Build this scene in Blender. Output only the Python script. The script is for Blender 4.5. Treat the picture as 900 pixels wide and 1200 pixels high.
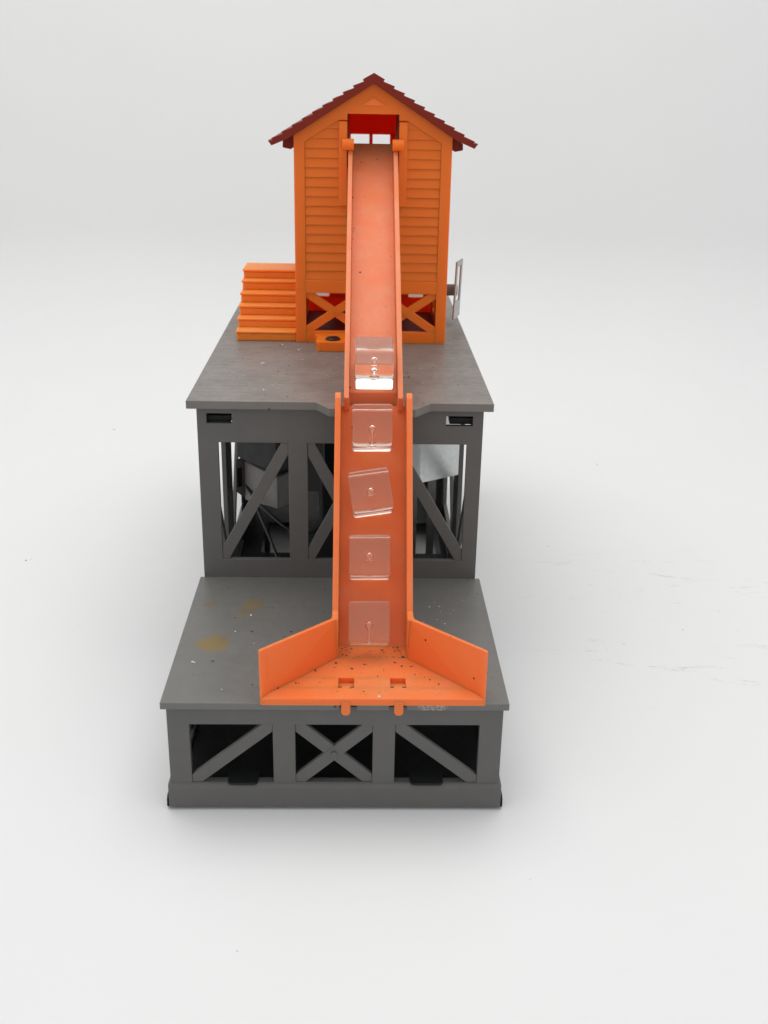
import bpy, bmesh, math, random
from mathutils import Vector, Matrix

for o in list(bpy.data.objects):
    bpy.data.objects.remove(o)
S = 0.01                      # everything below is written in centimetres
sc = bpy.context.scene
COL = sc.collection
random.seed(7)

# ------------------------------------------------------------------ camera
cd = bpy.data.cameras.new("camera")
cam = bpy.data.objects.new("camera", cd)
COL.objects.link(cam)
cd.sensor_fit = 'VERTICAL'
cd.sensor_height = 24.0
cd.lens = 25.0
cd.clip_start = 0.01
cd.clip_end = 20.0
cd.dof.use_dof = True
cd.dof.focus_distance = 0.42
cd.dof.aperture_fstop = 18.0
R_ = Vector((0.99964, -0.0205252, 0.0173316))
U_ = Vector((-0.0084737, 0.37131, 0.92847))
F_ = Vector((0.0254924, 0.9282821, -0.3710021))
m = Matrix((R_, U_, -F_)).transposed().to_4x4()
m.translation = Vector((0.6816, -31.5328, 24.0894)) * S
cam.matrix_world = m
sc.camera = cam

# ------------------------------------------------------------------ world, lamps, exposure
w = bpy.data.worlds.new("World")
sc.world = w
w.use_nodes = True
bg = w.node_tree.nodes['Background']
bg.inputs['Color'].default_value = (0.97, 0.985, 1.0, 1)
bg.inputs['Strength'].default_value = 0.70


def area(name, loc, target, sx, sy, power, col):
    l = bpy.data.lights.new(name, 'AREA')
    l.shape = 'RECTANGLE'
    l.size = sx * S
    l.size_y = sy * S
    l.energy = power
    l.color = col
    o = bpy.data.objects.new(name, l)
    COL.objects.link(o)
    o.location = Vector(loc) * S
    o.rotation_euler = (Vector(target) - Vector(loc)).to_track_quat('-Z', 'Y').to_euler()
    return o


area("softbox_overhead", (-4, 20, 88), (-2, 10, 0), 90, 80, 4.1, (1.0, 0.99, 0.965))

sc.view_settings.view_transform = 'Standard'
sc.view_settings.look = 'None'
sc.view_settings.gamma = 1.0
sc.view_settings.exposure = 0.06
sc.cycles.use_denoising = True
sc.cycles.max_bounces = 20
sc.cycles.transmission_bounces = 16
sc.cycles.glossy_bounces = 8
sc.cycles.diffuse_bounces = 6
sc.cycles.blur_glossy = 0.3

# ------------------------------------------------------------------ node helpers


class NT:
    origin = (0, 0, 0)

    def __init__(self, name):
        self.m = bpy.data.materials.new(name)
        self.m.use_nodes = True
        self.t = self.m.node_tree
        self.b = self.t.nodes['Principled BSDF']
        self.co = self.t.nodes.new('ShaderNodeTexCoord').outputs['Object']

    def link(self, a, b):
        self.t.links.new(a, b)

    def mapped(self, scale=(1, 1, 1)):
        n = self.t.nodes.new('ShaderNodeMapping')
        n.inputs['Scale'].default_value = scale
        self.link(self.co, n.inputs['Vector'])
        return n.outputs['Vector']

    def noise(self, scale, detail=4, rough=0.6, vec=None, dist=0):
        n = self.t.nodes.new('ShaderNodeTexNoise')
        n.inputs['Scale'].default_value = scale
        n.inputs['Detail'].default_value = detail
        n.inputs['Roughness'].default_value = rough
        n.inputs['Distortion'].default_value = dist
        self.link(vec or self.co, n.inputs['Vector'])
        return n.outputs['Fac']

    def ramp(self, fac, a, b, lo=0.0, hi=1.0):
        n = self.t.nodes.new('ShaderNodeMapRange')
        n.inputs['From Min'].default_value = a
        n.inputs['From Max'].default_value = b
        n.inputs['To Min'].default_value = lo
        n.inputs['To Max'].default_value = hi
        self.link(fac, n.inputs['Value'])
        return n.outputs['Result']

    def mix(self, fac, a, b):
        n = self.t.nodes.new('ShaderNodeMix')
        n.data_type = 'RGBA'
        if hasattr(fac, 'links'):
            self.link(fac, n.inputs['Factor'])
        else:
            n.inputs['Factor'].default_value = fac
        for v, k in ((a, 'A'), (b, 'B')):
            i = [s for s in n.inputs if s.name == k and s.type == 'RGBA'][0]
            if hasattr(v, 'links'):
                self.link(v, i)
            else:
                i.default_value = (*v, 1)
        return [s for s in n.outputs if s.type == 'RGBA'][0]

    def math(self, op, a, b=None):
        n = self.t.nodes.new('ShaderNodeMath')
        n.operation = op
        for i, v in enumerate((a, b)):
            if v is None:
                continue
            if hasattr(v, 'links'):
                self.link(v, n.inputs[i])
            else:
                n.inputs[i].default_value = v
        return n.outputs[0]

    def dist(self, p):
        n = self.t.nodes.new('ShaderNodeVectorMath')
        n.operation = 'DISTANCE'
        self.link(self.co, n.inputs[0])
        n.inputs[1].default_value = (Vector(p) - Vector(self.origin)) * S
        return n.outputs['Value']

    def bump(self, h, strength, d=0.0002):
        n = self.t.nodes.new('ShaderNodeBump')
        n.inputs['Strength'].default_value = strength
        n.inputs['Distance'].default_value = d
        self.link(h, n.inputs['Height'])
        self.link(n.outputs['Normal'], self.b.inputs['Normal'])

    def voro(self, scale, vec=None):
        n = self.t.nodes.new('ShaderNodeTexVoronoi')
        n.inputs['Scale'].default_value = scale
        self.link(vec or self.co, n.inputs['Vector'])
        return n.outputs['Distance'], n.outputs['Color']


def plastic(name, col, rough=0.42, vary=0.12, dust=None, dust_amt=0.25, specks=None, sss=0.0, spec=0.45, sss_r=None):
    k = NT(name)
    big = k.noise(130, 5, 0.6)
    lo = tuple(c * (1 - vary) for c in col)
    hi = tuple(min(1, c * (1 + vary)) for c in col)
    c = k.mix(big, lo, hi)
    if dust:
        d1 = k.noise(55, 6, 0.7)
        d2 = k.noise(900, 3, 0.7)
        f = k.math('MULTIPLY', k.ramp(d1, 0.38, 0.68, 0, 1), k.ramp(d2, 0.3, 0.7, 0.35, 1))
        ge = k.t.nodes.new('ShaderNodeNewGeometry')
        se = k.t.nodes.new('ShaderNodeSeparateXYZ')
        k.link(ge.outputs['True Normal'], se.inputs[0])
        k.up = k.ramp(se.outputs['Z'], 0.1, 0.6, 0.12, 1)
        f = k.math('MULTIPLY', f, k.up)
        c = k.mix(k.math('MULTIPLY', f, dust_amt), c, dust)
    if specks:
        dd, cc = k.voro(specks[0])
        sep = k.t.nodes.new('ShaderNodeSeparateColor')
        k.link(cc, sep.inputs[0])
        rare = k.math('GREATER_THAN', sep.outputs[0], specks[1])
        small = k.math('LESS_THAN', dd, specks[2])
        c = k.mix(k.math('MULTIPLY', rare, small), c, specks[3])
    k.link(c, k.b.inputs['Base Color'])
    r = k.ramp(k.noise(240, 5, 0.65), 0.25, 0.75, rough - 0.09, rough + 0.12)
    k.link(r, k.b.inputs['Roughness'])
    k.b.inputs['Specular IOR Level'].default_value = spec
    if sss:
        k.b.inputs['Subsurface Weight'].default_value = sss
        k.b.inputs['Subsurface Radius'].default_value = sss_r or (1.0, 0.35, 0.12)
        k.b.inputs['Subsurface Scale'].default_value = 0.0024
    k.bump(k.noise(1400, 3, 0.6), 0.10, 0.0001)
    return k


def srgb(r, g, b):
    f = lambda v: (v / 255 / 12.92) if v / 255 <= 0.04045 else ((v / 255 + 0.055) / 1.055) ** 2.4
    return (f(r), f(g), f(b))


GREY = plastic("grey_plastic", (0.112, 0.109, 0.104), 0.45, 0.10, dust=(0.20, 0.185, 0.165), dust_amt=0.16).m
GREY_IN = plastic("grey_motor_plastic", (0.16, 0.145, 0.14), 0.5, 0.1).m

kd = plastic("grey_deck_plastic_dusty", (0.168, 0.156, 0.142), 0.42, 0.08, dust=(0.36, 0.325, 0.285), dust_amt=0.45,
             specks=(420, 0.965, 0.22, (0.03, 0.028, 0.025)))
wv = kd.t.nodes.new('ShaderNodeTexWave')
wv.bands_direction = 'Y'
wv.inputs['Scale'].default_value = 62
wv.inputs['Distortion'].default_value = 0.6
wv.inputs['Detail'].default_value = 2
kd.link(kd.co, wv.inputs['Vector'])
kd.bump(kd.math('ADD', kd.math('POWER', wv.outputs['Fac'], 3.0), kd.math('MULTIPLY', kd.noise(1100, 3, 0.6), 0.4)), 0.16, 0.0002)
streak = kd.noise(1.0, 5, 0.7, vec=kd.mapped((40, 420, 40)))
prev = kd.b.inputs['Base Color'].links[0].from_socket
kd.link(kd.mix(kd.math('MULTIPLY', kd.math('MULTIPLY', kd.ramp(streak, 0.5, 0.72, 0, 1), kd.up), 0.35), prev, (0.30, 0.27, 0.235)), kd.b.inputs['Base Color'])
UPDECK = kd.m

kl = plastic("grey_deck_plastic_stained", (0.150, 0.148, 0.140), 0.40, 0.09, dust=(0.24, 0.225, 0.20), dust_amt=0.26,
             specks=(330, 0.965, 0.2, (0.04, 0.036, 0.03)))
# old glue stains on the lower deck (its object space starts at the station's base)
kl.origin = (0, 16, -0.12)
nz = kl.noise(260, 4, 0.7)
nz2 = kl.noise(700, 3, 0.7)
prev = kl.b.inputs['Base Color'].links[0].from_socket
for (sx, sy, rad, amt, col) in ((-4.72, 4.20, 0.62, 0.95, (0.225, 0.155, 0.050)), (-4.66, 4.02, 0.5, 0.6, (0.225, 0.158, 0.055)), (-4.3, 4.6, 0.34, 0.35, (0.19, 0.14, 0.07)),
                                (-3.55, 7.45, 0.46, 0.75, (0.22, 0.155, 0.06)), (-3.75, 6.75, 0.4, 0.62, (0.21, 0.15, 0.06)), (-3.45, 7.8, 0.32, 0.4, (0.19, 0.14, 0.06)),
                                (-5.22, 7.48, 0.30, 0.6, (0.19, 0.13, 0.05))):
    d = kl.dist((sx, sy, 4.4))
    d = kl.math('ADD', d, kl.math('MULTIPLY', kl.math('SUBTRACT', nz, 0.5), 0.0075))
    f = kl.ramp(d, rad * S * 1.15, rad * S * 0.72, 0, 1)
    f = kl.math('MULTIPLY', f, kl.ramp(nz2, 0.25, 0.6, 0.45 * amt, amt))
    prev = kl.mix(f, prev, col)
# pale scuff on the front lip
d = kl.dist((3.35, -0.02, 4.33))
d = kl.math('ADD', d, kl.math('MULTIPLY', kl.math('SUBTRACT', kl.noise(420, 5, 0.8), 0.5), 0.016))
f = kl.math('MULTIPLY', kl.ramp(d, 0.0052, 0.0035, 0, 1), kl.ramp(kl.noise(1300, 3, 0.8), 0.46, 0.56, 0, 0.65))
prev = kl.mix(f, prev, (0.60, 0.48, 0.46))
kl.link(prev, kl.b.inputs['Base Color'])
LODECK = kl.m

ORANGE = plastic("orange_plastic", (0.86, 0.200, 0.015), 0.42, 0.03, sss=1.0, spec=0.3).m
STAIR = plastic("orange_stair_plastic", (0.92, 0.255, 0.026), 0.46, 0.05, dust=(0.70, 0.36, 0.20), dust_amt=0.5, sss=1.0, spec=0.3).m
SOLID = plastic("orange_plastic_thin", (0.95, 0.19, 0.012), 0.4, 0.03).m
CHUTE = plastic("orange_chute_plastic", (0.86, 0.205, 0.050), 0.42, 0.03, dust=(0.72, 0.40, 0.23), dust_amt=0.34,
                specks=(260, 0.93, 0.16, (0.09, 0.03, 0.015)), sss=0.9, spec=0.3).m
PALE = plastic("orange_chute_plastic_dusty", (0.78, 0.225, 0.085), 0.44, 0.04, dust=(0.74, 0.42, 0.28), dust_amt=0.55,
               specks=(260, 0.90, 0.14, (0.12, 0.04, 0.02)), sss=0.9, spec=0.3).m
THIN = plastic("orange_plastic_rear", (0.96, 0.15, 0.008), 0.45, 0.03, sss=1.0, spec=0.2)
THIN.b.inputs['Subsurface Scale'].default_value = 0.006
THIN = THIN.m
MAROON = plastic("maroon_plastic", (0.200, 0.021, 0.011), 0.5, 0.1, dust=(0.24, 0.05, 0.04), dust_amt=0.1, spec=0.15).m
BLACK = plastic("black_plate", (0.010, 0.011, 0.012), 0.5, 0.2, dust=(0.04, 0.04, 0.04), dust_amt=0.15, spec=0.25).m
WIRE = plastic("black_wire", (0.01, 0.01, 0.01), 0.4, 0.1).m

k = NT("brushed_steel")
k.b.inputs['Metallic'].default_value = 1.0
k.link(k.mix(k.noise(300, 5, 0.7), (0.34, 0.33, 0.31), (0.52, 0.50, 0.47)), k.b.inputs['Base Color'])
k.link(k.ramp(k.noise(500, 4, 0.7), 0.3, 0.7, 0.28, 0.5), k.b.inputs['Roughness'])
STEEL = k.m
k = NT("zinc_sheet")
k.b.inputs['Metallic'].default_value = 1.0
dd, cc = k.voro(260)
k.link(k.mix(k.noise(420, 6, 0.8), (0.42, 0.43, 0.43), (0.72, 0.73, 0.73)), k.b.inputs['Base Color'])
k.link(k.ramp(k.noise(700, 4, 0.7), 0.3, 0.7, 0.3, 0.55), k.b.inputs['Roughness'])
k.bump(k.noise(350, 4, 0.7), 0.25)
ZINC = k.m
k = NT("black_oxide_screw")
k.b.inputs['Metallic'].default_value = 0.7
k.b.inputs['Base Color'].default_value = (0.03, 0.03, 0.03, 1)
k.b.inputs['Roughness'].default_value = 0.3
SCREW = k.m

k = NT("clear_acrylic")
k.b.inputs['Base Color'].default_value = (1.0, 0.955, 0.88, 1)  # warm tint put in for light bounced off the orange plastic
k.b.inputs['Transmission Weight'].default_value = 0.98
k.b.inputs['IOR'].default_value = 1.47
k.link(k.ramp(k.noise(320, 4, 0.6), 0.4, 0.75, 0.02, 0.12), k.b.inputs['Roughness'])
k.bump(k.noise(260, 3, 0.6), 0.10, 0.0002)
ACRYL = k.m

# white paper sweep: faint marks of wear
k = NT("white_paper")
base = k.mix(k.noise(9, 5, 0.6), (0.785, 0.786, 0.780), (0.815, 0.817, 0.815))
dd, cc = k.voro(46)
sep = k.t.nodes.new('ShaderNodeSeparateColor')
k.link(cc, sep.inputs[0])
f = k.math('MULTIPLY', k.math('GREATER_THAN', sep.outputs[0], 0.93), k.math('LESS_THAN', dd, 0.05))
sxyz = k.t.nodes.new('ShaderNodeSeparateXYZ')
k.link(k.co, sxyz.inputs[0])
f = k.math('MULTIPLY', f, k.math('LESS_THAN', sxyz.outputs['Z'], 0.002))
base = k.mix(k.math('MULTIPLY', f, 0.55), base, (0.20, 0.18, 0.16))
sv = k.mapped((14, 75, 14))
st = k.noise(1.6, 5, 0.75, vec=sv, dist=1.2)
scr = k.math('MULTIPLY', k.ramp(st, 0.60, 0.64, 0, 1), k.ramp(k.noise(260, 3, 0.7), 0.42, 0.6, 0, 1))
reg = k.ramp(k.dist((17, 15, 0)), 0.11, 0.05, 0.05, 1)
base = k.mix(k.math('MULTIPLY', k.math('MULTIPLY', scr, reg), 0.42), base, (0.40, 0.40, 0.41))
k.link(base, k.b.inputs['Base Color'])
k.b.inputs['Roughness'].default_value = 0.7
k.b.inputs['Specular IOR Level'].default_value = 0.25
k.bump(k.noise(160, 5, 0.7), 0.12, 0.0004)
PAPER = k.m

# ------------------------------------------------------------------ mesh helpers


class MB:
    """collects shapes given in world centimetres; build() links them as ONE mesh object"""

    def __init__(self):
        self.bm = bmesh.new()

    def hexa(self, pts):
        v = [self.bm.verts.new(Vector(p) * S) for p in pts]
        for f in ((3, 2, 1, 0), (4, 5, 6, 7), (0, 1, 5, 4), (1, 2, 6, 5), (2, 3, 7, 6), (3, 0, 4, 7)):
            self.bm.faces.new([v[i] for i in f])
        return self

    def box(self, x0, x1, y0, y1, z0, z1):
        return self.hexa([(x0, y0, z0), (x1, y0, z0), (x1, y1, z0), (x0, y1, z0), (x0, y0, z1), (x1, y0, z1), (x1, y1, z1), (x0, y1, z1)])

    def rbox(self, size, mat):
        x, y, z = (s / 2 for s in size)
        return self.hexa([mat @ Vector(p) for p in ((-x, -y, -z), (x, -y, -z), (x, y, -z), (-x, y, -z), (-x, -y, z), (x, -y, z), (x, y, z), (-x, y, z))])

    def prism(self, poly, plane, a, b):
        """poly in plane 'xz'|'yz'|'xy', extruded along the third axis a..b (a, b may be functions of the 2-D point)"""
        def P(q, t):
            t = t(q) if callable(t) else t
            return {'xz': (q[0], t, q[1]), 'yz': (t, q[0], q[1]), 'xy': (q[0], q[1], t)}[plane]
        A = [self.bm.verts.new(Vector(P(q, a)) * S) for q in poly]
        B = [self.bm.verts.new(Vector(P(q, b)) * S) for q in poly]
        self.bm.faces.new(A)
        self.bm.faces.new(B[::-1])
        n = len(poly)
        for i in range(n):
            self.bm.faces.new((A[i], B[i], B[(i + 1) % n], A[(i + 1) % n]))
        return self

    def holed(self, outer, holes, plane, a, b):
        def P(q, t):
            return {'xz': (q[0], t, q[1]), 'yz': (t, q[0], q[1]), 'xy': (q[0], q[1], t)}[plane]
        t2 = bmesh.new()
        es = []
        for loop in [outer] + list(holes):
            vs = [t2.verts.new(Vector((q[0], q[1], 0))) for q in loop]
            es += [t2.edges.new((vs[i], vs[(i + 1) % len(vs)])) for i in range(len(vs))]
        bmesh.ops.triangle_fill(t2, use_beauty=True, use_dissolve=False, edges=es, normal=(0, 0, 1))
        A = {v: self.bm.verts.new(Vector(P(v.co, a)) * S) for v in t2.verts}
        B = {v: self.bm.verts.new(Vector(P(v.co, b)) * S) for v in t2.verts}
        for f in t2.faces:
            self.bm.faces.new([A[v] for v in f.verts])
            self.bm.faces.new([B[v] for v in reversed(f.verts)])
        for e in t2.edges:
            if len(e.link_faces) == 1:
                v, q = e.verts
                self.bm.faces.new((A[v], B[v], B[q], A[q]))
        t2.free()
        return self

    def tube(self, pts, r, seg=10, caps=True):
        pts = [Vector(p) for p in pts]
        rings = []
        up = Vector((0, 0, 1))
        for i, p in enumerate(pts):
            t = (pts[min(i + 1, len(pts) - 1)] - pts[max(i - 1, 0)]).normalized()
            a = t.cross(up if abs(t.z) < 0.95 else Vector((1, 0, 0))).normalized()
            b = t.cross(a)
            rr = r[i] if isinstance(r, (list, tuple)) else r
            rings.append([self.bm.verts.new((p + rr * (math.cos(2 * math.pi * j / seg) * a + math.sin(2 * math.pi * j / seg) * b)) * S) for j in range(seg)])
        for q, s in zip(rings, rings[1:]):
            for j in range(seg):
                self.bm.faces.new((q[j], q[(j + 1) % seg], s[(j + 1) % seg], s[j]))
        if caps:
            self.bm.faces.new(rings[0])
            self.bm.faces.new(rings[-1][::-1])
        return self

    def build(self, name, mat, parent=None, bevel=0.02, smooth=False, seg=2, angle=35, flip=False):
        bmesh.ops.recalc_face_normals(self.bm, faces=self.bm.faces)
        if flip:
            bmesh.ops.reverse_faces(self.bm, faces=self.bm.faces)
        me = bpy.data.meshes.new(name)
        off = Vector((0, 0, 0))
        q = parent
        while q is not None:
            off += Vector(q.location)
            q = q.parent
        for v in self.bm.verts:
            v.co -= off
        self.bm.to_mesh(me)
        self.bm.free()
        me.materials.append(mat)
        o = bpy.data.objects.new(name, me)
        COL.objects.link(o)
        if parent is not None:
            o.parent = parent
        if smooth:
            for p in me.polygons:
                p.use_smooth = True
        if bevel:
            b = o.modifiers.new("bevel", 'BEVEL')
            b.width = bevel * S
            b.segments = seg
            b.limit_method = 'ANGLE'
            b.angle_limit = math.radians(angle)
        return o


def clip_poly(poly, inside, cut):
    out = []
    for i in range(len(poly)):
        a, b = poly[i], poly[(i + 1) % len(poly)]
        ia, ib = inside(a), inside(b)
        if ia:
            out.append(a)
        if ia != ib:
            out.append(cut(a, b))
    return out


def clip_z(poly, z, above):
    ins = (lambda p: p[1] >= z) if above else (lambda p: p[1] <= z)
    return clip_poly(poly, ins, lambda a, b: (a[0] + (b[0] - a[0]) * (z - a[1]) / (b[1] - a[1]), z))


def clip_u(poly, x, right):
    ins = (lambda p: p[0] >= x) if right else (lambda p: p[0] <= x)
    return clip_poly(poly, ins, lambda a, b: (x, a[1] + (b[1] - a[1]) * (x - a[0]) / (b[0] - a[0])))


def brace(rect, up, wdt):
    """band along the diagonal of rect (u0,u1,z0,z1), clipped to it"""
    u0, u1, z0, z1 = rect
    a, b = ((u0, z0), (u1, z1)) if up else ((u0, z1), (u1, z0))
    d = Vector((b[0] - a[0], b[1] - a[1])).normalized()
    n = Vector((-d.y, d.x)) * wdt / 2
    a = Vector(a) - d * 2
    b = Vector(b) + d * 2
    p = [tuple(a + n), tuple(b + n), tuple(b - n), tuple(a - n)]
    p = clip_z(clip_z(p, z0, True), z1, False)
    return clip_u(clip_u(p, u0, True), u1, False)


def tag(o, label=None, cat=None, group=None, kind=None):
    if label:
        o['label'] = label
    if cat:
        o['category'] = cat
    if group:
        o['group'] = group
    if kind:
        o['kind'] = kind
    return o


def empty(name, loc):
    o = bpy.data.objects.new(name, None)
    COL.objects.link(o)
    o.location = Vector(loc) * S
    o.empty_display_size = 0.02
    return o


# ------------------------------------------------------------------ setting: seamless white sweep
GZ = -0.12
prof = [(-60, GZ), (0, GZ), (49, GZ)]
RC = 13
for i in range(1, 19):
    a = math.radians(90 * i / 18)
    prof.append((49 + RC * math.sin(a), GZ + RC * (1 - math.cos(a))))
prof += [(62, 60), (62, 110)]
bm = bmesh.new()
rows = [[bm.verts.new(Vector((x, y, z)) * S) for x in (-110, 0, 110)] for y, z in prof]
for a, b in zip(rows, rows[1:]):
    for i in range(2):
        f = bm.faces.new((a[i], a[i + 1], b[i + 1], b[i]))
        f.smooth = True
me = bpy.data.meshes.new("backdrop")
bm.to_mesh(me)
bm.free()
me.materials.append(PAPER)
back = bpy.data.objects.new("backdrop", me)
COL.objects.link(back)
tag(back, kind='structure')

# ------------------------------------------------------------------ the toy station
H1, H2 = 4.40, 12.30
D1, D2 = 10.10, 20.38
st = empty("toy_ice_station", (0, 16, GZ))
tag(st, "grey toy railway ice station with an orange gabled ice house on its tall rear deck", "toy building")


def truss(name, axis, u0, u1, z0, z1, t0, t1, openings, br, slots=(), recess=0.05):
    """wall in the xz ('xz') or yz ('yz') plane: one sheet with its openings cut out, braces set a little behind its face"""
    mb = MB()
    mb.holed([(u0, z0), (u1, z0), (u1, z1), (u0, z1)], [[(o[0], o[2]), (o[1], o[2]), (o[1], o[3]), (o[0], o[3])] for o in list(openings) + list(slots)], axis, t0, t1)
    sg = 1 if t1 > t0 else -1
    for o, kinds in zip(openings, br):
        for j, up in enumerate(kinds):
            mb.prism(brace(o, up, br_w), axis, t0 + (recess + 0.02 * j) * sg, t0 + (recess + 0.02 * j + 0.17) * sg)
    return mb


br_w = 0.46
# lower front panel
ops = [(-5.08, -2.19, 0.99, 3.39), (-1.41, 1.31, 0.99, 3.39), (2.09, 5.04, 0.99, 3.39)]
mb = truss('p', 'xz', -5.845, 5.845, 0.9, 4.13, 0.24, 0.5, ops, [[True], [True, False], [False]], recess=0.03)
mb.tube([(-0.05, 0.2, 2.19), (-0.05, 0.29, 2.19)], 0.10, 14)
mb.build("truss_panel", GREY, st, 0.018)
# lower side panels
for sx in (-1, 1):
    ops = [(0.95, 3.6, 0.99, 3.39), (4.3, 6.6, 0.99, 3.39), (7.3, 9.7, 0.99, 3.39)]
    a, b = 5.845 * sx, 5.62 * sx
    mb = truss('p', 'yz', 0.505, 10.1, 0.9, 4.13, a, b, ops, [[True], [True, False], [False]])
    mb.build("truss_panel", GREY, st, 0.018)
# lower deck with two clip notches in its front edge
nx = [(0.16, 0.74), (1.86, 2.44)]
poly = [(-6, 0)]
for a, b in nx:
    poly += [(a, 0), (a, 0.30), (b, 0.30), (b, 0)]
poly += [(6, 0), (6, 10.1), (-6, 10.1)]
deck = MB().prism(poly, 'xy', 4.13, H1).build("deck", LODECK, st, 0.03)
MB().box(-4.9, -3.2, 0.7, 2.0, 3.9, 4.12).box(1.0, 1.25, 0.7, 9.5, 3.7, 4.12).box(3.2, 4.9, 0.7, 2.0, 3.9, 4.12).build("deck_rib", GREY, deck, 0.01)
# plinth
mb = MB()
mb.prism([(0.13, 0.0), (0.13, 0.86), (0.22, 0.965), (0.60, 0.965), (0.60, 0.0)], 'yz', -5.94, 5.94)
for sx in (-1, 1):
    mb.box(min(5.94 * sx, 5.5 * sx), max(5.94 * sx, 5.5 * sx), 0.605, 34.0, 0, 0.96)
mb.box(-5.48, 5.48, 33.6, 34.0, 0, 0.955)
plinth = mb.build("plinth", GREY, st, 0.05, seg=3)
# black base plate with cut-outs, bent tabs and corner flanges
mb = MB()
pl0, pl1 = 0.66, 0.74
holes = [(-4.9, -2.85, 20.9, 25.2), (3.7, 5.35, 20.9, 25.2)]
mb.box(-5.49, 5.49, 0.62, 20.9, pl0, pl1)
xs = [-5.49, -4.45, -2.85, 3.75, 5.25, 5.49]
for i in (0, 2, 4):
    mb.box(xs[i], xs[i + 1], 20.9, 25.2, pl0, pl1)
mb.box(-5.49, 5.49, 25.2, 33.58, pl0, pl1)
plate = mb.build("base_plate", BLACK, st, 0.0)
MB().box(-5.8, 5.8, 0.35, 1.6, GZ, -0.004).build("foot_strip", BLACK, plate, 0.03)
MB().box(-5.8, 5.8, 32.0, 33.8, GZ, -0.004).build("foot_strip", BLACK, plate, 0.03)
for xa, xb in ((-3.82, -2.75), (2.66, 3.84)):
    def arc(cx, cy, a0):
        return [(cx + 0.16 * math.cos(math.radians(a0 + t)), cy + 0.16 * math.sin(math.radians(a0 + t))) for t in (0, 22, 45, 67, 90)]
    ol = arc(xa + 0.16, 0.09 + 0.16, 180) + arc(xb - 0.16, 0.09 + 0.16, 270) + [(xb, 0.85), (xa, 0.85)]
    MB().prism(ol, 'xy', 0.972, 1.06).build("tab", BLACK, plate, 0.02, seg=3)
for sx in (-1, 1):
    mb = MB()
    mb.prism([(0.16, 0.02), (0.24, -0.06), (0.9, -0.06), (0.9, 0.40), (0.34, 0.40), (0.2, 0.30)], 'yz', 5.945 * sx, 6.02 * sx)
    mb.build("corner_flange", BLACK, plate, 0.02)

# upper block
ops = [(-5.01, -2.15, 5.23, 10.45), (-1.37, 1.33, 5.23, 10.45), (2.15, 5.18, 5.23, 10.45)]
slots = [(-5.44, -4.42, 11.27, 11.68), (4.29, 5.38, 11.25, 11.66)]
br_w = 0.48
mb = truss('p', 'xz', -5.83, 5.81, 4.3, 11.96, D1, D1 + 0.24, ops, [[True], [True, False], [False]], slots=slots, recess=0.03)
mb.build("truss_panel", GREY, st, 0.018)
for sx in (-1, 1):
    xo = (-5.83 if sx < 0 else 5.81)
    ops = [(11.3, 17.1, 2.0, 10.45), (19.3, 25.2, 2.0, 10.45), (27.4, 33.0, 2.0, 10.45)]
    mb = truss('p', 'yz', D1 + 0.245, 34.0, 0.96, 11.96, xo, xo - 0.22 * sx, ops, [[False], [True], [False, True]])
    mb.build("truss_panel", GREY, st, 0.018)
    MB().box(*sorted((xo - 0.38 * sx, xo - 1.36 * sx)), D1 + 0.26, D1 + 0.9, 11.25, 11.52).build("slot_latch", BLACK, st, 0.02)
ops = [(-4.8, -1.2, 2.0, 10.45), (1.2, 4.8, 2.0, 10.45)]
mb = truss('p', 'xz', -5.6, 5.58, 0.96, 11.96, 33.99, 33.76, ops, [[True], [False]])
mb.build("truss_panel", GREY, st, 0.018)
poly = [(-6.18, 9.73), (-0.98, 9.73), (-0.44, 8.85), (2.96, 8.85), (3.62, 9.73), (6.16, 9.73)]
NS = 50
for i in range(NS):
    y = 10.2 + i * 0.48
    poly += [(6.16, y), (6.125, y + 0.03), (6.125, y + 0.09), (6.16, y + 0.12)]
poly += [(6.16, 34.4), (-6.18, 34.4)]
for i in range(NS - 1, -1, -1):
    y = 10.2 + i * 0.48
    poly += [(-6.18, y + 0.12), (-6.145, y + 0.09), (-6.145, y + 0.03), (-6.18, y)]
deck2 = MB().prism(poly, 'xy', 11.965, H2).build("deck", UPDECK, st, 0.02, angle=60)
tag(deck2, "dusty brownish grey upper deck")
tag(deck, "lower deck with brown glue stains")

# mechanism seen through the trusses
mb = MB()
mb.hexa([(-2.95, 14.0, 5.97), (-2.2, 14.9, 5.97), (-3.9, 17.4, 5.45), (-4.73, 16.6, 5.41), (-2.93, 14.0, 7.51), (-2.2, 14.9, 7.6), (-3.9, 17.4, 7.5), (-4.70, 16.6, 7.40)])
mo = mb.build("motor_housing", GREY_IN, st, 0.08, seg=3)
MB().hexa([(-4.76, 16.62, 5.5), (-4.0, 17.4, 5.5), (-4.3, 17.4, 5.9), (-5.10, 16.25, 5.96), (-4.74, 16.62, 7.38), (-4.0, 17.4, 7.4), (-4.3, 17.4, 7.6), (-5.06, 16.25, 7.62)]).build("housing_end", GREY_IN, mo, 0.05)
MB().rbox((0.30, 0.06, 0.95), Matrix.Translation((-4.93, 16.40, 6.65)) @ Matrix.Rotation(math.radians(47), 4, 'Z')).build("housing_slot_shade", BLACK, mo, 0.02)  # black plate stands in for the dark inside the slot
MB().hexa([(-2.95, 14.05, 7.66), (-2.2, 14.95, 7.70), (-4.0, 17.4, 7.70), (-5.0, 16.35, 7.70), (-2.95, 14.05, 10.6), (-2.2, 14.95, 10.6), (-4.0, 17.4, 10.6), (-5.0, 16.35, 10.6)]).build("dark_fill_block", BLACK, st, 0.05)  # black block added to keep the space above the housing dark
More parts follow.
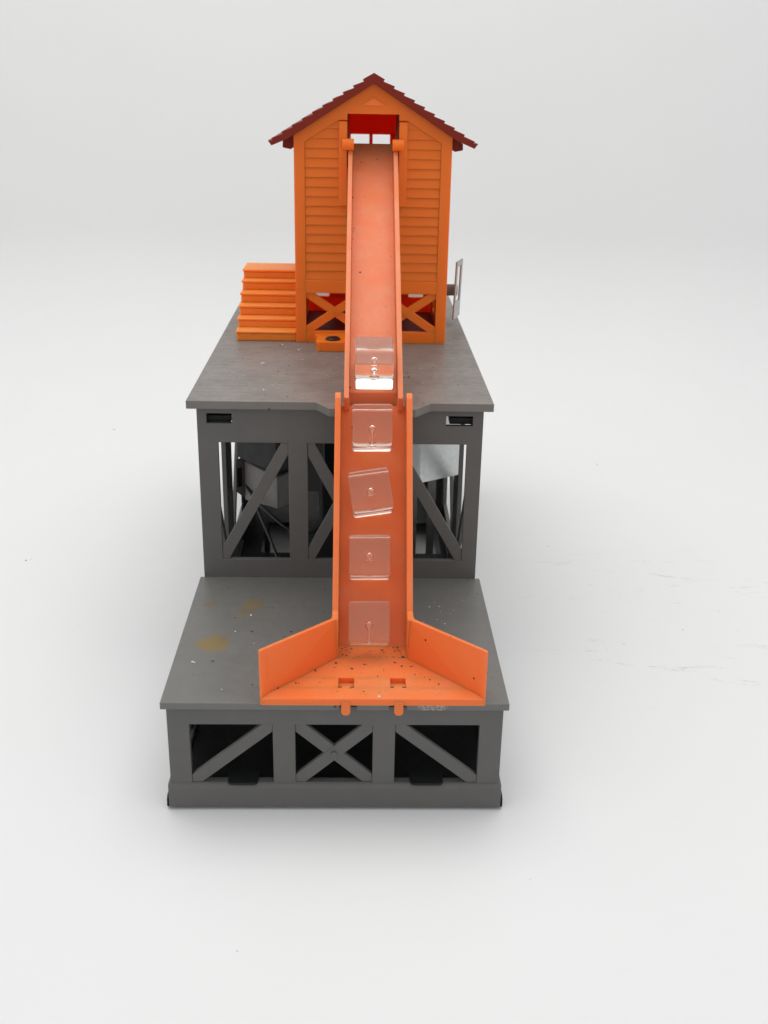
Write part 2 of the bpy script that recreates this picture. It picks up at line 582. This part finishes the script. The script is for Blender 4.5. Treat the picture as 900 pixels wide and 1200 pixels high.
for xa, ya_ in ((-5.5, 21.9), (5.4, 24.2)):
    MB().box(xa, xa + 0.1, ya_, 27.5, 1.0, 11.9).build("light_block_panel", BLACK, st, 0.0)  # black panels added to block bright slivers through the side trusses
MB().rbox((2.0, 0.5, 5.2), Matrix.Translation((-2.0, 20.0, 7.3))).build("coil_bracket", GREY, st, 0.04)
MB().rbox((1.9, 2.2, 2.2), Matrix.Translation((-0.15, 17.0, 5.6)) @ Matrix.Rotation(0.1, 4, 'Z')).build("solenoid", BLACK, st, 0.1)
MB().rbox((8.5, 0.1, 9.2), Matrix.Translation((-0.8, 27.6, 6.5))).build("dark_backing", BLACK, st, 0.0)  # black sheet added to hide the bright back of the block
mb = MB()
# folded zinc sheet standing at a slant behind the right-hand opening
mb.prism([(2.5, 11.85), (3.44, 12.4), (5.27, 14.0), (5.22, 14.07), (3.39, 12.47), (2.45, 11.92)], 'xy', lambda q: 7.95 - 0.09 * (q[0] - 3.0), 11.2)
mb.build("zinc_sheet", ZINC, st, 0.0)
MB().box(4.35, 4.75, 20.2, 20.3, 1.0, 8.9).box(3.5, 3.75, 19.2, 19.3, 1.0, 8.5).build("upright_strip", STEEL, st, 0.01)
for pts in ([(-4.6, 16.5, 6.2), (-4.1, 15.2, 5.9), (-3.4, 14.2, 5.75), (-2.7, 13.6, 5.35), (-2.0, 13.2, 5.05), (-1.2, 13.2, 5.2), (-0.4, 13.8, 5.9), (0.2, 14.5, 6.8)],
            [(-4.2, 16.0, 5.6), (-3.7, 14.6, 5.1), (-3.2, 13.4, 4.6), (-2.75, 12.4, 3.9), (-2.4, 11.7, 3.0), (-2.2, 11.4, 1.8), (-2.2, 12.2, 0.9)],
            [(0.9, 13.6, 7.2), (0.6, 12.9, 6.2), (0.1, 12.0, 5.4), (-0.4, 11.5, 4.5), (-0.9, 11.3, 3.4)]):
    # smooth the wire
    q = [Vector(p) for p in pts]
    for _ in range(2):
        nq = [q[0]]
        for a, b in zip(q, q[1:]):
            nq += [a.lerp(b, 0.25), a.lerp(b, 0.75)]
        q = nq + [q[-1]]
    MB().tube(q, 0.075, 8).build("wire", WIRE, st, 0, smooth=True)
MB().tube([(-4.1, 21.0, 0.74), (-4.1, 21.0, 2.3)], 0.16, 14).build("peg", BLACK, st, 0.03)

# ------------------------------------------------------------------ orange ice house
WX0, WX1 = -2.37, 4.95
XC = 1.29
YB = 28.0
FT = 0.30


def siding(mb, regions, z0, z1, yf, thick, plane='xz', pitch=0.431, proud=0.07):
    n = int((z1 - z0) / pitch) + 1
    sg = 1 if thick > 0 else -1
    for k in range(n):
        a, b = z0 + k * pitch, z0 + (k + 1) * pitch
        for reg in regions:
            q = clip_z(clip_z(reg, a, True), b, False) if reg else []
            if len(q) < 3:
                continue
            # drop near-duplicate points
            qq = []
            for pnt in q:
                if not qq or (abs(pnt[0] - qq[-1][0]) + abs(pnt[1] - qq[-1][1])) > 0.01:
                    qq.append(pnt)
            if len(qq) >= 3 and (abs(qq[0][0] - qq[-1][0]) + abs(qq[0][1] - qq[-1][1])) < 0.01:
                qq.pop()
            if len(qq) < 3:
                continue
            front = lambda p, a=a: yf - sg * proud * max(0.0, 1 - (p[1] - a) / pitch)
            mb.prism(qq, plane, front, yf + thick)


mb = MB()
# gable board with the chute opening
mb.prism([(WX0, 21.93), (XC, 24.22), (WX1, 21.93), (WX1, 12.3), (4.45, 12.3), (4.45, 21.64), (2.88, 22.60), (2.48, 22.60), (2.48, 22.88),
          (0.10, 22.88), (0.10, 22.60), (-0.30, 22.60), (-1.87, 21.64), (-1.87, 12.3), (WX0, 12.3)], 'xz', D2, D2 + FT)
# belt, bottom rail, centre post
mb.box(-1.87, 4.45, D2 - 0.04, D2 + FT, 14.73, 15.34)
mb.box(-1.87, 4.45, D2 - 0.004, D2 + FT, 12.3, 12.86)
mb.box(0.92, 1.66, D2 - 0.003, D2 + FT, 12.86, 14.73)
siding(mb, [[(-1.87, 15.34), (0.10, 15.34), (0.10, 22.39), (-0.30, 22.60), (-1.87, 21.64)],
            [(2.48, 15.34), (4.45, 15.34), (4.45, 21.64), (2.88, 22.60), (2.48, 22.39)],
            [(0.10, 15.34), (2.48, 15.34), (2.48, 20.5), (0.10, 20.5)]], 15.34, 22.6, D2 + 0.10, 0.18)
fw_ = mb.build("front_wall", ORANGE, st, 0.018)
for rect in ((-1.87, 0.92, 12.86, 14.73), (1.66, 4.45, 12.86, 14.73)):
    for j, up in enumerate((True, False) if rect[0] < 0 else (False, True)):
        MB().prism(brace(rect, up, 0.40), 'xz', D2 + 0.03 + 0.045 * j, D2 + 0.2 + 0.045 * j).build("brace", ORANGE, fw_, 0.015)
    cx = (rect[0] + rect[1]) / 2
    MB().tube([(cx, D2 + 0.0, 13.79), (cx, D2 + 0.05, 13.79)], 0.06, 10).build("rivet", ORANGE, fw_, 0.01)
for xa, xb in ((-0.28, 0.095), (2.485, 2.86)):
    MB().box(xa, xb, D2 - 0.13, D2 + 0.1, 18.85, 22.55).build("guide_rail", ORANGE, fw_, 0.02)
MB().prism([(0.75, 23.24), (1.83, 23.24), (1.29, 23.58)], 'xz', D2 - 0.05, D2 - 0.001).build("gable_ornament", SOLID, fw_, 0.012)
# foot with screw
ft = MB().prism([(-1.36, 20.36), (-1.44, 20.05), (-1.3, 19.7), (-1.3, 18.5), (-1.2, 18.42), (0.9, 18.42), (0.9, 20.36)], 'xy', 12.3, 12.78).build("mounting_foot", ORANGE, st, 0.03)
mb = MB()
mb.tube([(-0.53, 18.95, 12.77), (-0.53, 18.95, 12.84), (-0.53, 18.95, 12.90), (-0.53, 18.95, 12.93)], [0.36, 0.35, 0.26, 0.10], 24)
mb.build("screw", SCREW, ft, 0, smooth=True)

# side walls
for sx in (-1, 1):
    xo = WX0 if sx < 0 else WX1
    xi = xo - 0.28 * sx
    mb = MB()
    def BX(y0, y1, z0, z1, a=0.0):
        mb.box(*sorted((xo + a * sx, xi)), y0, y1, z0, z1)
    y0, y1 = D2 + FT + 0.003, YB - 0.28
    BX(y0, y0 + 0.3, 12.3, 21.9)
    BX(y1 - 0.4, y1, 12.3, 21.9)
    BX(y0 + 0.3, y1 - 0.4, 12.3, 12.86)
    BX(y0 + 0.3, y1 - 0.4, 14.73, 15.34, 0.03)
    reg = [(y0 + 0.3, 15.34), (y1 - 0.4, 15.34), (y1 - 0.4, 21.9), (y0 + 0.3, 21.9)]
    siding(mb, [reg], 15.34, 21.9, xo - 0.08 * sx, -0.16 * sx, 'yz')
    BX((y0 + y1) / 2 - 0.3, (y0 + y1) / 2 + 0.3, 12.86, 14.73)
    sw = mb.build("side_wall", ORANGE, st, 0.018)
    for r in ((y0 + 0.3, (y0 + y1) / 2 - 0.3, 12.86, 14.73), ((y0 + y1) / 2 + 0.3, y1 - 0.4, 12.86, 14.73)):
        for j, up in enumerate((True, False)):
            MB().prism(brace(r, up, 0.40), 'yz', xo - (0.03 + 0.04 * j) * sx, xo - (0.2 + 0.04 * j) * sx).build("brace", ORANGE, sw, 0.015)
# rear wall: a two pane window high up, two small openings low down
mb = MB()
ya, yb = YB - 0.16, YB
wz0, wz1 = 21.22, 21.71
lz0, lz1 = 13.22, 14.3
mb.prism([(WX0, 21.93), (XC, 24.22), (WX1, 21.93), (WX1, wz1), (WX0, wz1)], 'xz', ya, yb)
for a, b in ((WX0, 0.20), (1.17, 1.35), (2.26, WX1)):
    mb.box(a, b, ya, yb, wz0, wz1)
mb.box(WX0, WX1, ya, yb, lz1, wz0)
for a, b in ((WX0, -1.75), (-0.95, 3.45), (4.25, WX1)):
    mb.box(a, b, ya, yb, lz0, lz1)
mb.box(WX0, WX1, ya, yb, 12.3, lz0)
mb.build("rear_wall", THIN, st, 0.006)
MB().box(WX0 + 0.3, WX1 - 0.3, D2 + FT + 0.01, YB - 0.3, 12.305, 12.42).build("floor", MAROON, st, 0.0)
# jambs inside the opening that carry the chute
for a, b in ((0.02, 0.16), (2.42, 2.56)):
    MB().box(a, b, D2 + FT + 0.01, 23.2, 20.4, 22.95).build("jamb", MAROON, fw_, 0.01)

# roof: overlapping shingle boards
RY0, RY1 = 19.93, 28.6
nb = 10
run, rise = 4.78, 2.95
top = []
for sgn in (1,):
    pass
right = []
px0, pz0 = 0.0, 24.60
ux, uz = run / math.hypot(run, rise), -rise / math.hypot(run, rise)
nxv, nzv = -uz, ux
L = math.hypot(run, rise)
step = L / (nb + 0.35)
right.append((0.0, 24.62))
for kk in range(nb + 1):
    s1 = step * (kk + 1) if kk < nb else L
    # board lower end, then drop onto next board
    hx, hz = s1 * ux, 24.60 + s1 * uz
    lift = 0.05
    right.append((hx + nxv * lift, hz + nzv * lift))
    if kk < nb:
        right.append((hx - nxv * 0.06, hz - nzv * 0.06))
tipx, tipz = right[-1]
right.append((tipx - 0.16 , tipz - 0.22))
lx, lz = L * ux, 24.60 + L * uz
und = []
# thin tip, then the thicker main slab underneath
q1 = ((L - step * 0.9) * ux - nxv * 0.30, 24.60 + (L - step * 0.9) * uz - nzv * 0.30)
right.append(q1)
q2 = ((L - step * 1.6) * ux - nxv * 0.36, 24.60 + (L - step * 1.6) * uz - nzv * 0.36)
right.append(q2)
apex = (0.0, 24.60 - 0.42)
poly = [(XC + x, z) for x, z in right] + [(XC, apex[1])] + [(XC - x, z) for x, z in right[:0:-1]]
roof = MB().prism(poly, 'xz', RY0, RY1).build("roof", MAROON, st, 0.012)
ny = 7
for sx in (-1, 1):
    for i in range(ny):
        y = 20.8 + i * (YB - 20.9) / (ny - 1)
        def pt(s, dn):
            return (XC + sx * (s * ux - nxv * dn), 24.60 + s * uz - nzv * dn)
        mb = MB()
        mb.prism([pt(L - 1.28, 0.37), pt(L - 0.50, 0.32), pt(L - 0.34, 0.56), pt(L - 0.62, 0.82), pt(L - 1.28, 0.82)], 'xz', y, y + 0.3)
        mb.build("rafter", MAROON, roof, 0.015)

# staircase beside the house
tz = [12.79, 13.24, 13.72, 14.20, 14.68, 15.13]
ty = [20.52, 21.40, 22.20, 23.00, 23.90, 24.60]
mb = MB()
X0s, X1s = -5.30, WX0 - 0.003
for i, (z, y) in enumerate(zip(tz, ty)):
    mb.box(X0s, X1s, y + 0.035, 26.9, z - 0.485 if i else 12.3, z - 0.13)
    nose = [(y, z - 0.13), (y, z), (26.9 if i == 5 else ty[i + 1] + 0.3, z), (26.9 if i == 5 else ty[i + 1] + 0.3, z - 0.13)]
    mb.prism(nose, 'yz', X0s - 0.055, X1s)
mb.build("staircase", STAIR, st, 0.06, seg=3)

# lever on the right-hand wall
lv = MB()
LM = Matrix.Translation((5.90, 25.0, 14.2)) @ Matrix.Rotation(math.radians(1.5), 4, 'Y') @ Matrix.Rotation(math.radians(-17), 4, 'Z')
hw_, hh = 0.72, 1.5
lv.rbox((0.09, 2 * hw_, 0.9), LM @ Matrix.Translation((0, 0, -hh + 0.45)))
lv.rbox((0.09, 0.30, 2 * hh - 0.9 - 0.302), LM @ Matrix.Translation((0, -hw_ + 0.15, 0.30)))
lv.rbox((0.09, 0.30, 2 * hh - 0.9 - 0.302), LM @ Matrix.Translation((0, hw_ - 0.15, 0.30)))
lv.rbox((0.09, 2 * hw_, 0.30), LM @ Matrix.Translation((0, 0, hh - 0.15)))
lever = lv.build("lever", STEEL, st, 0.02)
MB().tube([(4.96, 25.0, 14.15), (5.88, 25.0, 14.15)], 0.3, 20).build("lever_shaft", GREY_IN, lever, 0.03)

# upper chute, pivoted in the opening
d2 = Vector((0.824, 0.567))
n2 = Vector((-0.567, 0.824))
O2 = Vector((8.45, 12.24))


def c2(s, h):
    return tuple(O2 + d2 * s + n2 * h)


HW2 = 1.14
mb = MB()
mb.prism([c2(1.05, 0), c2(16.4, 0), c2(16.4, -0.16), c2(1.25, -0.16), (9.5, 12.31), (9.27, 12.31)], 'yz', XC - HW2 + 0.2, XC + HW2 - 0.2)
for sx in (-1, 1):
    mb.prism([c2(0.10, 0.80), c2(14.95, 0.80), c2(15.6, 0.3), c2(15.6, -0.16), c2(0.45, -0.16), c2(0.0, 0.2)], 'yz', XC + sx * HW2, XC + sx * (HW2 - 0.2))
uc = mb.build("upper_chute", PALE, st, 0.025)
for sx in (-1, 1):
    MB().tube([(XC + sx * (HW2 - 0.26), 20.08, 21.57), (XC + sx * 1.42, 20.08, 21.57)], 0.25, 20).build("pivot_pin", ORANGE, uc, 0.03)

# ------------------------------------------------------------------ lower loading chute (hooks over the deck edge)
ch = empty("loading_chute", (XC, 1.5, H1))
tag(ch, "orange loading chute with flared tray hooked over the front edge of the lower grey deck", "chute")
d1 = Vector((0.545, 0.839))
n1 = Vector((-0.839, 0.545))
O1 = Vector((3.6, 4.66))


def c1(s, h):
    return tuple(O1 + d1 * s + n1 * h)


HW1 = 1.47
WT = 0.22
TZ = 4.66
mb = MB()
mb.prism([c1(-0.02, 0), c1(9.32, 0), c1(9.32, -0.2), (3.85, H1 + 0.003), (3.5, H1 + 0.003), (3.5, TZ - 0.002)], 'yz', XC - HW1 + WT, XC + HW1 - WT)
mb.build("ramp_floor", CHUTE, ch, 0.0)
for sx in (-1, 1):
    mb = MB()
    pr = [(2.70, H1 + 0.003), (2.52, 6.30), (3.24, 6.30), c1(9.25, 1.2), c1(9.45, 1.12), c1(9.55, 0.95), c1(9.55, -0.2), (3.85, H1 + 0.003)]
    mb.prism(pr, 'yz', XC + sx * HW1, XC + sx * (HW1 - WT))
    mb.build("chute_wall", CHUTE, ch, 0.025)
# tray floor with two small windows
FX = 3.85
mb = MB()
yf = -0.12
hx = [(0.085, 0.64), (1.905, 2.45)]
hy0, hy1 = 0.62, 1.28
z0, z1 = H1 + 0.003, TZ


def edge_x(y):      # half width of the tray floor at depth y
    return min(FX - 0.05, FX - 0.05 - (y - 0.0) * (FX - 0.05 - 1.26) / 2.72) if y > 0 else FX - 0.05


def slab(y0, y1, x0, x1):
    mb.prism([(x0(y0), y0), (x1(y0), y0), (x1(y1), y1), (x0(y1), y1)], 'xy', z0, z1)


Lx = lambda y: XC - edge_x(y)
Rx = lambda y: XC + edge_x(y)
cst = lambda v: (lambda y: v)
mb2pts = [yf, 0.0, hy0]
bmf = mb
bmf.prism([(Lx(yf), yf), (Rx(yf), yf), (Rx(0), 0.0), (Rx(hy0), hy0), (Lx(hy0), hy0), (Lx(0), 0.0)], 'xy', z0, z1)
slab(hy0, hy1, Lx, cst(hx[0][0]))
slab(hy0, hy1, cst(hx[0][1]), cst(hx[1][0]))
slab(hy0, hy1, cst(hx[1][1]), Rx)
slab(hy1, 2.72, Lx, Rx)
bmf.box(XC - HW1 + WT, XC + HW1 - WT, 2.72, 3.6, z0, z1)
bmesh.ops.remove_doubles(mb.bm, verts=mb.bm.verts, dist=1e-6)
tray = mb.build("tray_floor", CHUTE, ch, 0.0)
for a, b in hx:
    MB().box(a + 0.13, b - 0.13, hy0 - 0.002, hy0 + 0.16, z0 + 0.03, z1 - 0.04).box(a, b, hy0 + 0.12, hy1 + 0.002, z0 + 0.0, z0 + 0.05).build("window_lug", CHUTE, tray, 0.01)
    MB().box(a + 0.006, a + 0.125, hy0 + 0.006, hy0 + 0.115, z0 + 0.055, z1 - 0.03).build("lug_gap_shade", BLACK, tray, 0)  # solid black boxes paint the shade in the gaps beside the lug
    MB().box(b - 0.125, b - 0.006, hy0 + 0.006, hy0 + 0.115, z0 + 0.055, z1 - 0.03).build("lug_gap_shade", BLACK, tray, 0)
    cx = (a + b) / 2
    mb = MB()
    mb.prism([(cx - 0.155, 4.55), (cx + 0.155, 4.55), (cx + 0.155, 4.12), (cx + 0.12, 4.05), (cx + 0.06, 4.015), (cx - 0.06, 4.015), (cx - 0.12, 4.05), (cx - 0.155, 4.12)], 'xz', -0.16, 0.06)
    mb.build("clip", CHUTE, ch, 0.03)
# flared wings
for sx in (-1, 1):
    X = lambda v: XC + sx * v
    ob = [(FX, yf - 0.004), (FX - 0.07, yf - 0.004), (FX - 0.33, 0.31), (1.24, 2.74), (1.24, 2.90), (1.47, 2.90), (1.50, 2.70), (FX - 0.05, 0.33)]
    # vertical wall whose top leans slightly out and forward
    mb = MB()
    zt = 6.32
    A = [mb.bm.verts.new(Vector((X(x), y, H1 + 0.004)) * S) for x, y in ob]
    tp = [(FX + 0.05, 0.24), (FX - 0.03, 0.22), (FX - 0.20, 0.40), (1.24, 2.64), (1.24, 2.80), (1.47, 2.80), (1.50, 2.60), (FX + 0.03, 0.33)]
    B = [mb.bm.verts.new(Vector((X(x), y, zt)) * S) for x, y in tp]
    mb.bm.faces.new(A)
    mb.bm.faces.new(B[::-1])
    for i in range(len(ob)):
        j = (i + 1) % len(ob)
        mb.bm.faces.new((A[i], B[i], B[j], A[j]))
    mb.build("wing", CHUTE, ch, 0.025)

# ------------------------------------------------------------------ clear ice cubes
CS = 1.50


def rounded_cube(size, r):
    bm = bmesh.new()
    bmesh.ops.create_cube(bm, size=size * S)
    bmesh.ops.translate(bm, verts=bm.verts, vec=(0, 0, size * S / 2))
    bmesh.ops.bevel(bm, geom=list(bm.edges), offset=r * S, segments=4, profile=0.5, affect='EDGES')
    me = bpy.data.meshes.new("ice_cube")
    bm.to_mesh(me)
    bm.free()
    for p in me.polygons:
        p.use_smooth = True
    me.materials.append(ACRYL)
    return me


cube_me = rounded_cube(CS, 0.09)
# the moulding cavity: a pin with a bulb, running from one face to the middle
prof = [(0.03, 0.20), (0.05, 0.16), (0.09, 0.10), (0.15, 0.07), (0.24, 0.055), (0.42, 0.05), (0.5, 0.07), (0.56, 0.115), (0.63, 0.145), (0.70, 0.14), (0.77, 0.10), (0.80, 0.05)]
mbp = MB()
mbp.tube([(0, 0, z - CS / 2) for z, r in prof], [r for z, r in prof], 20)
cube0 = bpy.data.objects.new("ice_cube", cube_me)
COL.objects.link(cube0)
pin0 = mbp.build("air_pin", ACRYL, cube0, 0, smooth=True, flip=True)
pin0.location = (0, 0, CS / 2 * S)
mbp = MB()
mbp.tube([(0, 0, z) for z in (-0.42, -0.40, -0.34, -0.28, -0.2, -0.12, -0.04, 0.02, 0.06)], [0.03, 0.05, 0.055, 0.07, 0.12, 0.16, 0.165, 0.12, 0.05], 20)
slim0 = mbp.build("air_pin", ACRYL, cube0, 0, smooth=True, flip=True)
slim_mesh = slim0.data
bpy.data.objects.remove(slim0)
th1 = math.atan2(0.839, 0.545)
th2 = math.atan2(0.567, 0.824)
HP = math.pi / 2
# slope angle, origin on the floor, distance up the slope, x, spin on the floor, (pin rotation), label
spots = [
    (th2, O2, d2, 1.16 + CS / 2, 1.32, 0.0, (-HP, 0, 0), "clear ice cube on the upper orange chute, topmost of the five cubes"),
    (th1, O1, d1, 7.46 + CS / 2, 1.24, 0.6, (-HP, 0, 0), "clear ice cube at the head of the loading chute, just below the upper chute"),
    (th1, O1, d1, 4.93 + CS / 2, 1.20, 8.5, (0, 0, 0), "tilted clear ice cube turned askew in the middle of the loading chute"),
    (th1, O1, d1, 2.47 + CS / 2, 1.17, 0.8, (0, 0, 0), "clear ice cube lying straight between the askew cube and the lowest cube"),
    (th1, O1, d1, 0.02 + CS / 2, 1.17, 0.3, (-HP, 0, 0), "lowest clear ice cube, resting on the tray at the foot of the loading chute"),
]
for i, (th, O, d, s, x, spin, pr, label) in enumerate(spots):
    if i == 0:
        c, p = cube0, pin0
    else:
        c = cube0.copy()
        COL.objects.link(c)
        p = pin0.copy()
        COL.objects.link(p)
        p.parent = c
    yz = O + d * s
    nrm = Vector((-math.sin(th), math.cos(th)))
    yz = yz + nrm * 0.012
    c.location = Vector((x, yz.x, yz.y)) * S
    c.rotation_euler = (Matrix.Rotation(th, 3, 'X') @ Matrix.Rotation(math.radians(spin), 3, 'Z')).to_euler()
    p.rotation_euler = pr
    if pr[0] == 0:
        p.data = slim_mesh
    tag(c, label, "ice cube", "clear ice cubes sliding down the orange chutes")

# ------------------------------------------------------------------ loose crumbs and dust


def lumps(name, spots, mat, label=None):
    bm = bmesh.new()
    for (x, y, z, r) in spots:
        mt = Matrix.Translation(Vector((x, y, z + r * 0.3)) * S) @ Matrix.Rotation(random.random() * 6, 4, 'Z') @ Matrix.Diagonal((1 + random.random() * 0.8, 1, 0.6, 1))
        g = bmesh.ops.create_icosphere(bm, subdivisions=1, radius=r * S, matrix=mt)
        for v in g['verts']:
            v.co += Vector((random.uniform(-1, 1), random.uniform(-1, 1), random.uniform(-1, 1))) * r * S * 0.25
    me = bpy.data.meshes.new(name)
    bm.to_mesh(me)
    bm.free()
    me.materials.append(mat)
    o = bpy.data.objects.new(name, me)
    COL.objects.link(o)
    tag(o, label, "debris", kind='stuff')
    return o


CRUMB = plastic("dark_crumb", (0.15, 0.07, 0.04), 0.8, 0.4).m
FLECK = plastic("white_fleck", (0.75, 0.72, 0.68), 0.7, 0.1).m
sp = []
for _ in range(55):
    y = random.uniform(0.1, 3.2)
    hwid = edge_x(y) - 0.35 if y < 2.7 else 1.15
    x = XC + random.uniform(-1, 1) * hwid
    if any(a - 0.05 < x < b + 0.05 for a, b in hx) and hy0 - .1 < y < hy1 + .05:
        continue
    sp.append((x, y, TZ, random.choice((0.010, 0.012, 0.016, 0.02, 0.03))))
for _ in range(26):
    sx = random.choice((-1, 1))
    sp.append((XC + sx * random.uniform(0.75, 1.2), random.uniform(2.7, 3.5), TZ, random.uniform(0.012, 0.035)))
for x, y in ((-0.02, 2.3), (0.55, 1.9), (-0.75, 1.75), (-1.4, 0.9), (2.1, 2.35), (2.35, 2.1), (1.0, 2.2), (3.3, 1.15), (3.6, 0.85), (-2.0, 0.55)):
    sp.append((x, y, TZ, random.uniform(0.03, 0.048)))
for ss, x in ((10.5, 0.46), (10.3, 0.44), (9.78, 0.39), (8.87, 0.92), (6.09, 0.82), (8.76, 2.10), (11.5, 1.6), (7.2, 1.1), (5.7, 1.82), (12.6, 0.9), (4.3, 1.9), (3.6, 0.7)):
    yz = O2 + d2 * ss
    sp.append((x, yz.x, yz.y, random.uniform(0.014, 0.03)))
for _ in range(26):
    yz = O2 + d2 * random.uniform(3, 13)
    sp.append((XC + random.uniform(-0.85, 0.85), yz.x, yz.y, random.uniform(0.006, 0.013)))
lumps("dark_crumbs", sp, CRUMB, "dark crumbs scattered over the orange tray and chutes")
sp = []
for x, y, r in ((-3.67, 15.98, 0.07), (-3.6, 16.02, 0.05), (-3.22, 11.48, 0.055), (-3.01, 19.79, 0.05), (-2.16, 18.75, 0.05), (3.5, 15.4, 0.04), (3.35, 13.2, 0.03)):
    sp.append((x, y, H2, r * 0.75))
for x, y, r in ((-5.28, 2.78, 0.06), (-5.20, 2.75, 0.045), (-3.5, 6.52, 0.05), (-3.97, 5.15, 0.04), (-3.98, 0.89, 0.03), (-3.16, 4.21, 0.025)):
    sp.append((x, y, H1, r * 0.75))
for _ in range(60):
    sp.append((random.uniform(-5.6, 5.6), random.uniform(10, 20), H2, random.choice((0.01, 0.014, 0.02))))
for _ in range(14):
    sp.append((random.gauss(4.0, 0.5), random.gauss(6.2, 0.9), H1, random.choice((0.012, 0.016, 0.022))))
sp.append((1.5, 0.02, TZ, 0.045))
lumps("white_flecks", sp, FLECK, "white dust flecks lying on the grey decks")
sp = []
for _ in range(46):
    sp.append((random.uniform(-5.4, 5.6), random.uniform(0.5, 9.6), H1, random.choice((0.012, 0.018, 0.03))))
for _ in range(60):
    sp.append((random.uniform(-5.4, 5.6), random.uniform(9.9, 20), H2, random.choice((0.012, 0.018, 0.03))))
sp = [q for q in sp if not (XC - 3.9 < q[0] < XC + 3.9 and q[1] < 3.6 and q[2] == H1)]
lumps("deck_grit", sp, CRUMB, "dark grit scattered over the grey decks")
sp = []
for x, y, rr in ((-17.2, 21.5, 0.10), (-17.0, 21.7, 0.05), (11.6, 24.0, 0.06), (-2.8, -6.6, 0.04), (12.4, 12.0, 0.04), (16.5, 14.0, 0.05), (14.2, 17.5, 0.035), (9.6, 20.0, 0.03), (-12.5, 14.0, 0.035), (13.0, 19.0, 0.05), (18.9, 16.0, 0.04), (6.5, -3.5, 0.03)):
    sp.append((x, y, GZ, rr * 0.4))
lumps("floor_specks", sp, CRUMB, "tiny dark specks lying on the white paper sweep")
